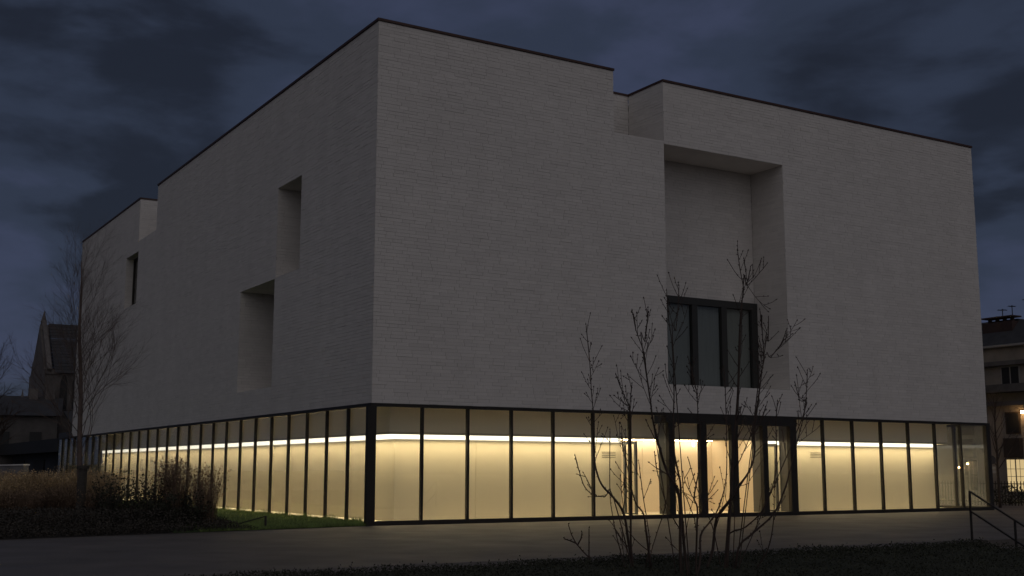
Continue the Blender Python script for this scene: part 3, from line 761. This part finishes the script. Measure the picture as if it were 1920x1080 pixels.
# round sign seen from behind
p = W(28.9, 0.6)
sg = thing('round_sign', 'round traffic sign on a pole with two small plates beside the glass corner', 'sign', p, math.atan2(-p.x, p.y))
b = MB(); b.tube([(0, 0, 0), (0, 0, 2.35)], [0.03, 0.03], 8); b.build('pole', M_grey, sg)
b = MB(); b.tube([(0, -0.035, 2.05), (0, -0.06, 2.05)], [0.19, 0.19], 24); b.build('disc', M_sign, sg)
for z in (1.66, 1.50):
    b = MB(); b.box(-.16, .16, -.055, -.035, z, z + .11); b.build('plate', M_plate, sg)

# ------------------------------------------------------------------ bare trees
def grow(tw, p, d, L, r, lev, up=0.25, spread=0.6, kids=4, bud=None, jit=0.12):
    n = max(3, int(L / 0.18)) if lev > 0 else 3
    pts = [Vector(p)]; rad = [r]; d = Vector(d).normalized()
    for k in range(n):
        d = (d + Vector((U(-1, 1), U(-1, 1), U(-1, 1))) * jit + Vector((0, 0, up * 0.12))).normalized()
        pts.append(pts[-1] + d * (L / n)); rad.append(r * (1 - 0.75 * (k + 1) / n))
    tw.tube(pts, rad, 5 if r > 0.02 else 3, cap=False)
    if bud is not None:
        for k in range(1, n + 1):
            if R() < 0.5: bud.blob(pts[k], (pts[k] - pts[k - 1]) + Vector((U(-.1, .1), U(-.1, .1), 0)), 0.010, 0.035)
    if lev > 0:
        for k in range(kids):
            f = U(0.25, 0.98); i = min(n - 1, int(f * n)); q = pts[i].lerp(pts[i + 1], f * n - i)
            ax = (pts[i + 1] - pts[i]).normalized()
            side = ax.cross(Vector((U(-1, 1), U(-1, 1), U(-1, 1)))).normalized()
            grow(tw, q, ax * math.cos(spread) + side * math.sin(spread), L * U(0.35, 0.6) * (1.15 - 0.5 * f), r * 0.5 * (1.1 - 0.5 * f), lev - 1, up, spread, kids, bud, jit)
def upright_tree(root, h, r0, first, nbr, blen, spread, mt, lev=2, kids=4, lean=0.0, brf=0.42):
    tr = MB(); pts, rad = [], []
    for k in range(13):
        f = k / 12
        pts.append(Vector((lean * f + math.sin(k * 1.3) * 0.03 * f, math.cos(k * 1.1) * 0.03 * f, h * f - 0.02))); rad.append(r0 * (1 - f) ** 0.8 + 0.012)
    tr.tube(pts, rad, 8); tr.build('trunk', mt, root, True)
    cr_ = MB()
    for k in range(nbr):
        f = first + (0.96 - first) * (k + 0.5) / nbr
        i = min(11, int(f * 12)); q = pts[i].lerp(pts[i + 1], f * 12 - i)
        a = k * 2.4 + U(-.5, .5); sp = spread * U(0.75, 1.2)
        d = Vector((math.cos(a) * math.sin(sp), math.sin(a) * math.sin(sp), math.cos(sp)))
        grow(cr_, q, d, blen * (1.25 - 0.75 * f) * U(0.75, 1.2), rad[i] * brf, lev, 0.3, 0.55, kids)
    stuff(cr_.build('crown', mt, root))
p = at(150, 985, 34); p.z = 0.03
bt = thing('bare_tree', 'slender bare tree with wrapped lower trunk among the tan grasses', 'tree', p)
upright_tree(bt, 7.6, 0.085, 0.22, 46, 2.8, 0.60, M_bark2, 2, 10, -0.40, 0.17)
b = MB(); b.tube([(0, 0, 0), (0, 0, 1.62)], [0.135, 0.125], 12); b.tube([(0, 0, 1.60), (0, 0, 1.68)], [0.165, 0.165], 12); b.build('trunk_wrap', M_wrap, bt)
p = W(31.2, 2.0)
st = thing('bare_tree', 'small bare street tree behind the railing on the right', 'tree', p)
upright_tree(st, 4.9, 0.06, 0.32, 20, 1.7, 0.55, M_bark, 2, 3)
p = at(-30, 880, 75); p.z = 0
ft = thing('bare_tree', 'dark bare tree cut by the left edge of the frame', 'tree', p)
upright_tree(ft, 9.0, 0.16, 0.22, 34, 3.4, 0.7, M_bark, 2, 6)
p = at(28, 870, 62); p.z = 0

# multi-stemmed shrub trees in front, stems one by one, each at its own distance
def stem_tree(name, label, Y, base, stems):
    p = at(base[0], base[1], Y); p.z = -0.75
    root = thing(name, label, 'tree', p, 0, 'multi-stemmed bare trees in front of the entrance')
    bud = MB()
    for (pts, r0, dY, tips) in stems:
        # resample with world points relative to the root
        wp = [Vector((U(-.15, .15), U(-.15, .15), 0))]
        n = len(pts)
        for k, (x, y) in enumerate(pts):
            yy = Y + dY * (k / (n - 1)) ** 0.8
            wp.append(at(x, y, yy) - p)
        sm = [wp[0]]
        for k in range(1, len(wp)):                         # smooth
            a = wp[k - 1]; c = wp[k]; q0 = wp[max(0, k - 2)]; q1 = wp[min(len(wp) - 1, k + 1)]
            for t in (0.25, 0.5, 0.75, 1.0):
                t2, t3 = t * t, t * t * t
                sm.append(0.5 * ((2 * a) + (c - q0) * t + (2 * q0 - 5 * a + 4 * c - q1) * t2 + (3 * a - q0 - 3 * c + q1) * t3))
        tot = len(sm); rad = [max(0.008, 0.8 * r0 * (1 - 0.86 * (k / (tot - 1)))) for k in range(tot)]
        s = MB(); s.tube(sm, rad, 6, cap=True)
        # side shoots: sparse, ascending, with knobbly buds
        top = tips
        k0 = int(tot * 0.18)
        for k in range(k0, tot - 1):
            ax = (sm[k + 1] - sm[k]); seg = ax.length
            if seg < 1e-4: continue
            ax = ax / seg
            if rad[k] < 0.018 or R() < 0.35:
                sd_ = ax.cross(Vector((U(-1, 1), U(-1, 1), U(-1, 1)))).normalized()
                bud.blob(sm[k] + sd_ * rad[k] * 0.6, sd_ + ax, 0.011, 0.04)
            if R() < top * seg * (2.0 if sm[k].z < 2.6 else 7.5):
                f = k / tot
                L = U(0.25, 0.75) * (1.25 - 0.70 * f)
                ang = U(0.4, 0.85); az = U(0, 6.28)
                x_ = ax.cross(Vector((0, 1, 0.01))).normalized(); y_ = ax.cross(x_)
                d = ax * math.cos(ang) + (x_ * math.cos(az) + y_ * math.sin(az)) * math.sin(ang)
                shoot(s, bud, sm[k], d, L, min(0.011, rad[k] * 0.55), 1)
        if True:
            d = (sm[-1] - sm[-2]).normalized(); bud.blob(sm[-1], d, 0.014, 0.06)
        s.build('stem', M_bark, root, True)
    stuff(bud.build('buds', M_bud, root))
def shoot(s, bud, p, d, L, r, lev):
    n = max(3, int(L / 0.1)); pts = [Vector(p)]; d = Vector(d).normalized()
    for k in range(n):
        d = (d + Vector((U(-1, 1), U(-1, 1), U(-1, 1))) * 0.10 + Vector((0, 0, 0.09))).normalized()
        pts.append(pts[-1] + d * (L / n))
    rad = [max(0.0055, r * (1 - 0.5 * k / n)) for k in range(n + 1)]
    s.tube(pts, rad, 4, cap=False)
    for k in range(1, n + 1):
        sd_ = d.cross(Vector((U(-1, 1), U(-1, 1), U(-1, 1)))).normalized()
        if R() < 0.6: bud.blob(pts[k], sd_ * 0.8 + d, 0.010, 0.035)
        if lev and R() < 0.28 and k < n:
            shoot(s, bud, pts[k], d * 0.75 + sd_ * 0.65, L * U(0.25, 0.45), r * 0.8, 0)
    bud.blob(pts[-1], d, 0.014, 0.05)

stem_tree('bare_shrub_tree', 'leftmost multi-stemmed bare tree, left of the entrance door', 21.0, (1195, 1085), [
    ([(1190, 1080), (1179, 1016), (1170, 963), (1151, 933), (1131, 912), (1120, 888), (1115, 860), (1113, 830), (1113, 780), (1109, 732), (1106, 679), (1099, 610)], 0.034, 0.5, 0.9),
    ([(1176, 1080), (1166, 1041), (1156, 1002), (1148, 960), (1144, 919), (1144, 808)], 0.018, 0.9, 0.9),
    ([(1151, 934), (1135, 931), (1115, 929), (1097, 913), (1087, 885), (1079, 856)], 0.014, 0.3, 0.5),
    ([(1190, 1080), (1184, 1030), (1183, 974), (1184, 905), (1182, 840), (1181, 779), (1179, 760), (1165, 729), (1156, 704)], 0.030, -0.5, 0.7),
    ([(1182, 790), (1181, 765), (1183, 740), (1185, 721)], 0.012, -0.5, 0.5),
    ([(1220, 1080), (1218, 1044), (1212, 997), (1207, 963), (1193, 944), (1184, 913), (1176, 872), (1168, 840), (1165, 816)], 0.030, -0.8, 0.8),
    ([(1217, 1038), (1215, 985), (1207, 935), (1198, 866)], 0.016, 0.7, 0.6),
    ([(1219, 1050), (1232, 1000), (1248, 950), (1253, 910)], 0.014, 0.4, 0.6),
])
stem_tree('bare_shrub_tree', 'middle multi-stemmed bare tree, in front of the left entrance posts', 20.5, (1290, 1090), [
    ([(1279, 1080), (1276, 1030), (1276, 958), (1270, 916), (1254, 891), (1240, 852), (1231, 816), (1224, 785), (1220, 754), (1213, 704), (1206, 657), (1193, 620), (1186, 584)], 0.040, -0.5, 0.8),
    ([(1206, 662), (1209, 640), (1213, 610), (1215, 579)], 0.012, -0.5, 0.5),
    ([(1290, 1080), (1283, 1020), (1278, 950), (1276, 905), (1270, 877), (1263, 835), (1263, 780), (1264, 727), (1260, 643), (1254, 600), (1250, 546)], 0.034, 0.6, 0.9),
    ([(1262, 650), (1267, 620), (1271, 580), (1273, 537)], 0.013, 0.6, 0.7),
    ([(1306, 1060), (1307, 1000), (1308, 952), (1302, 933), (1308, 897), (1314, 863), (1313, 800), (1309, 779), (1308, 754), (1304, 722), (1291, 672)], 0.024, -0.3, 0.9),
    ([(1312, 1060), (1314, 1005), (1330, 980), (1345, 958), (1358, 919), (1363, 877), (1362, 794), (1360, 727), (1358, 690)], 0.026, 0.8, 0.8),
    ([(1276, 930), (1300, 965), (1305, 990)], 0.010, 0.2, 0.3),
    ([(1283, 1020), (1262, 970), (1245, 930), (1232, 880), (1228, 850)], 0.016, -0.7, 0.5),
])
stem_tree('bare_shrub_tree', 'rightmost and tallest multi-stemmed bare tree, in front of the right entrance posts', 21.4, (1365, 1090), [
    ([(1326, 1080), (1337, 1030), (1344, 972), (1368, 938), (1381, 916), (1404, 885), (1415, 849), (1413, 805), (1415, 782), (1418, 754), (1423, 715), (1431, 682), (1431, 643), (1425, 582)], 0.036, 0.4, 0.8),
    ([(1432, 670), (1440, 640), (1441, 596)], 0.012, 0.4, 0.6),
    ([(1428, 700), (1445, 670), (1464, 645), (1475, 618)], 0.013, 0.6, 0.7),
    ([(1364, 1080), (1365, 1030), (1369, 960), (1373, 891), (1376, 830), (1381, 776), (1384, 727), (1386, 650), (1388, 600), (1391, 565), (1394, 540), (1388, 507), (1383, 471)], 0.042, -0.4, 0.75),
    ([(1392, 560), (1400, 535), (1407, 502)], 0.011, -0.4, 0.8),
    ([(1372, 905), (1388, 862), (1402, 830), (1415, 800)], 0.020, -0.4, 0.5),
    ([(1363, 1012), (1398, 988), (1429, 958), (1448, 913), (1457, 872), (1455, 797), (1458, 754)], 0.022, -0.8, 0.9),
    ([(1384, 1032), (1409, 1002), (1451, 963), (1473, 913), (1484, 872), (1497, 820), (1507, 779), (1512, 738), (1514, 696)], 0.028, 0.5, 0.9),
    ([(1504, 785), (1499, 750), (1491, 718)], 0.011, 0.5, 0.6),
    ([(1409, 1080), (1440, 1030), (1451, 974), (1452, 919), (1454, 863)], 0.022, -0.5, 0.9),
    ([(1340, 1000), (1320, 950), (1304, 905), (1291, 860)], 0.014, 0.6, 0.6),
])
p = at(1112, 1062, 22.0); p.z = -0.6
root = thing('bare_sapling', 'small bare sapling rising from the bank left of the shrub trees', 'tree', p)
bud = MB()
for pts in ([(1107, 1047), (1094, 1034), (1081, 1019), (1072, 1002), (1066, 983)], [(1082, 1019), (1070, 1014), (1058, 1010)], [(1105, 1046), (1105, 1020), (1105, 991)], [(1084, 1021), (1090, 1010), (1092, 998)]):
    s = MB(); ws = [at(x, y, 22.0) - p for x, y in pts]
    if pts[0][1] > 1040: ws = [Vector((0, 0, 0))] + ws
    s.tube(ws, [0.016 - 0.010 * k / len(ws) for k in range(len(ws))], 5)
    for k in range(1, len(ws)):
        bud.blob(ws[k], Vector((U(-1, 1), U(-1, 1), 1)), 0.016, 0.05)
        bud.blob(ws[k].lerp(ws[k - 1], .5), Vector((U(-1, 1), U(-1, 1), .4)), 0.013, 0.04)
    s.build('stem', M_bark, root)
stuff(bud.build('buds', M_bud, root))

# ------------------------------------------------------------------ hedge on the bank
b = MB(); rng = random.Random(3)
def hz(s, v):
    base = {0: 0}; x = -v
    if x < 13.9: t = -0.02
    elif x < 15.6: t = -0.02 + 0.02 * math.sin((x - 13.9) * 1.8)
    else: t = -0.02 - (x - 15.6) * 0.11
    lim = gz(v) + 0.34 if s > 8.2 else t
    t = t + (min(t, lim) - t) * min(1, max(0, (s - 7.6) / 1.0))
    return t + 0.03 * math.sin(s * 1.9 + 1) * math.sin(s * 0.73 + v) 
ss = [-22 + 0.5 * i for i in range(63)]; vs_ = [-13.72 - 0.4 * j for j in range(20)]
ss[-1] = 9.0
for a, c in zip(ss, ss[1:]):
    for d, e_ in zip(vs_, vs_[1:]):
        b.quad((W(a, e_, hz(a, e_) - .06)), W(c, e_, hz(c, e_) - .06), W(c, d, hz(c, d) - .06), W(a, d, hz(a, d) - .06), .3)
for a, c in zip(ss, ss[1:]):
    b.quad(W(a, vs_[0], -.4), W(c, vs_[0], -.4), W(c, vs_[0], hz(c, vs_[0]) - .06), W(a, vs_[0], hz(a, vs_[0]) - .06), .3)
    b.quad(W(a, vs_[-1], -1.1), W(a, vs_[-1], hz(a, vs_[-1]) - .06), W(c, vs_[-1], hz(c, vs_[-1]) - .06), W(c, vs_[-1], -1.1), .3)
for d, e_ in zip(vs_, vs_[1:]):
    b.quad(W(9.0, d, -1.1), W(9.0, d, hz(9.0, d) - .06), W(9.0, e_, hz(9.0, e_) - .06), W(9.0, e_, -1.1), .3)
for _ in range(70000):
    s = U(-14, 9.1); v = -13.7 - 6.5 * R() ** 1.5
    q = W(s, v, hz(s, v) + U(-.10, .035) + (U(0, .07) if R() < .08 else 0)); leaf(b, q, U(.028, .058), R())
hd = b.build('hedge', M_leaf); tag(hd, 'low dark evergreen hedge along the bank in the foreground', 'hedge')

# ------------------------------------------------------------------ stairs and handrail
sr = bpy.data.objects.new('stairs', None); COL.objects.link(sr); sr.location = W(9.45, -13.42); sr.rotation_euler = (0, 0, ANG); structure(sr)
for k in range(6):
    b = MB(); b.box(0, 4.2, -0.31 * (k + 1), -0.31 * k - (.002 if k else 0), -1.15, -0.167 * k - 0.003 if k else 0.004); b.build('step', M_pave, sr)
hr = thing('handrail', 'black metal stair handrail descending at the lower right corner', 'handrail', W(9.3, -13.42), ANG)
def rz_(y): return 0.0 + 0.167 / 0.31 * min(0, y)
for y in (0.0, -1.17, -2.34):
    b = MB(); b.box(-.02, .02, y - .02, y + .02, rz_(y) - 0.25, rz_(y) + 1.125); b.build('post', M_black, hr)
for hgt in (1.12, 0.66):
    b = MB(); b.tube([(0, 0.0, hgt), (0, -2.36, hgt + rz_(-2.36))], [0.025, 0.025], 4); b.build('rail', M_black, hr)

# low bent rail on the lawn
p0 = at(498, 994, 33.0); p0.z = 0.0
lr = thing('low_rail', 'low black bent rail at the edge of the lawn', 'rail', p0)
b = MB(); b.box(-.03, .03, -.02, .02, -.02, .36); b.build('post', M_black, lr)
b = MB(); b.tube([(0, 0, .35), (-1.15, -.10, .03)], [.018, .018], 6); b.build('bar', M_black, lr)

# ------------------------------------------------------------------ grasses and shrubs of the bed
def reed_mesh(n, h, spread, mt, plume):
    b = MB(); pl_ = MB()
    for _ in range(n):
        a = U(0, 6.28); r0 = spread * 0.35 * math.sqrt(R()); p = Vector((math.cos(a) * r0, math.sin(a) * r0, 0)); a2 = a + U(-.7, .7)
        hh = h * U(0.55, 1.05); ln = spread * U(0.15, 0.9) * (hh / h)
        dx = Vector((math.cos(a2), math.sin(a2), 0)); sd_ = Vector((-dx.y, dx.x, 0)) * U(0.003, 0.007)
        pts = [p + dx * ln * f ** 2.2 + Vector((0, 0, hh * (f - 0.10 * f ** 3))) for f in (0, .35, .7, 1)]
        t = R()
        for k, (q, q2) in enumerate(zip(pts, pts[1:])):
            w0, w1 = 1 - k * .25, 1 - (k + 1) * .25
            b.quad(q - sd_ * w0, q + sd_ * w0, q2 + sd_ * w1, q2 - sd_ * w1, t)
        if R() < plume:
            d = (pts[3] - pts[2]).normalized()
            for k in range(5):
                q = pts[3] - d * 0.05 * k; leaf(pl_, q, U(.03, .07), min(1, t + .3))
    return b.mesh('blades', mt), pl_.mesh('plumes', mt)
tanm = [reed_mesh(360, 1.75, 0.80, M_reed, 0.5) for _ in range(3)]
brm = [reed_mesh(340, 1.40, 0.8, M_reed2, 0.4) for _ in range(2)]
tall = [reed_mesh(330, 2.10, 0.50, M_reed2, 0.7), reed_mesh(210, 1.85, 0.55, M_reed2, 0.6)]
def clump(me, x, y, Y, label, group, sc=1.0):
    p = at(x, y, Y); p.z = 0.05
    o = thing('reed_clump', label, 'reed clump', p, U(0, 6.28), group); o.scale = (sc, sc, sc * U(.92, 1.06))
    stuff(link('blades', me[0], o)); stuff(link('plumes', me[1], o))
GL = 'grass clumps in the planting bed'
for i in range(22):
    x = -10 + 215 * ((i * 0.618) % 1.0); Y = 35.4 + 5.5 * ((i * 0.377) % 1.0)
    clump(tanm[i % 3], x, 960, Y, 'tall tan dry grass clump ' + ('at the left edge of the frame' if x < 55 else 'between the left frame edge and the wrapped tree' if x < 140 else 'beside and right of the wrapped tree'), GL, U(.86, 1.02))
for i in range(16):
    x = -10 + 195 * ((i * 0.618 + .3) % 1.0); Y = 33.4 + 2.4 * ((i * 0.377) % 1.0)
    clump(brm[i % 2], x, 975, Y, 'brown dry grass clump in the front of the bed, ' + ('at the left frame edge' if x < 55 else 'left of the wrapped tree' if x < 140 else 'right of the wrapped tree'), GL, U(.7, .95))
clump(tall[0], 316, 985, 33.4, 'tallest upright feathery grass clump right of the leafy shrubs', GL)
clump(tall[0], 334, 985, 33.0, 'slightly shorter feathery grass clump touching the tallest one', GL, .92)
clump(tall[1], 300, 985, 33.6, 'loose feathery grass clump just left of the tallest one', GL, .95)
clump(tall[1], 382, 992, 32.4, 'low feathery grass clump in front of the rightmost one', GL, .72)
clump(tall[1], 392, 990, 32.7, 'rightmost feathery grass clump at the lawn edge', GL)
clump(tall[1], 368, 988, 32.9, 'thin feathery grass clump second from the lawn edge', GL, .95)
def shrub(x, Y, h, label):
    p = at(x, 980, Y); p.z = 0.04
    root = thing('leafy_shrub', label, 'shrub', p, 0, 'dark leafy shrubs in the planting bed')
    st_ = MB(); lf = MB()
    for k in range(20):
        a = U(0, 6.28); sp = U(.05, .5)
        d = Vector((math.cos(a) * math.sin(sp), math.sin(a) * math.sin(sp), math.cos(sp)))
        L = h * U(.6, 1.05); pts = [Vector((0, 0, 0))]
        for q in range(6):
            d = (d + Vector((U(-1, 1), U(-1, 1), U(-.3, .5))) * .10).normalized(); pts.append(pts[-1] + d * L / 6)
        st_.tube(pts, [.010 - .0009 * q for q in range(7)], 4, cap=False)
        for q in range(46):
            f = U(.05, 1) ** .8 * 6; i = min(5, int(f)); c = pts[i].lerp(pts[i + 1], f - i)
            if f < 3.4 or R() < .55: leaf(lf, c + Vector((U(-1, 1), U(-1, 1), U(-1, 1))) * .10 * (1.5 - f / 6), U(.05, .10), R())
    st_.build('stem', M_bark, root); lf.build('foliage', M_leaf, root)
for (x, Y, h, lab) in [(196, 33.6, 1.15, 'leftmost dark leafy shrub, just right of the wrapped tree'), (214, 33.2, 1.30, 'second dark leafy shrub right of the wrapped tree'), (236, 33.5, 1.45, 'tall twiggy leafy shrub in the middle of the row against the glass'),
                       (258, 33.1, 1.15, 'low dense leafy shrub right of the tall twiggy one'), (276, 33.3, 1.40, 'twiggy leafy shrub just left of the tallest feathery grass'), (350, 32.9, 0.95, 'low dark shrub between the feathery grass clumps'), (296, 33.0, 1.0, 'low leafy shrub at the foot of the tallest feathery grass'),
                       (205, 32.4, 0.95, 'low shrub in front of the leftmost leafy shrubs'), (245, 32.3, 0.90, 'low shrub in front of the tall twiggy shrub'), (272, 32.2, 0.85, 'low shrub at the paving edge below the tallest grass'), (372, 32.2, 0.85, 'low leafy shrub below the rightmost feathery grasses'), (322, 32.3, 0.9, 'low leafy shrub in front of the tallest feathery grass')]:
    shrub(x, Y, h * 1.12, lab)
# low dark ground cover filling the bed
b = MB()
for _ in range(42000):
    s = U(-13, -3.6); q = 0.05 + 5.0 * R() ** 1.3; v = edge_v(s) + q
    hmax = (0.10 + 0.45 * min(1, q / 1.2)) * (1 if s < -5 else max(.2, (-3.4 - s) / 1.6))
    leaf(b, W(s, v, .03 + hmax * R()), U(.03, .08), R())
o = stuff(b.build('ground_cover', M_twigleaf)); tag(o, 'dark low ground cover filling the planting bed', 'ground cover')
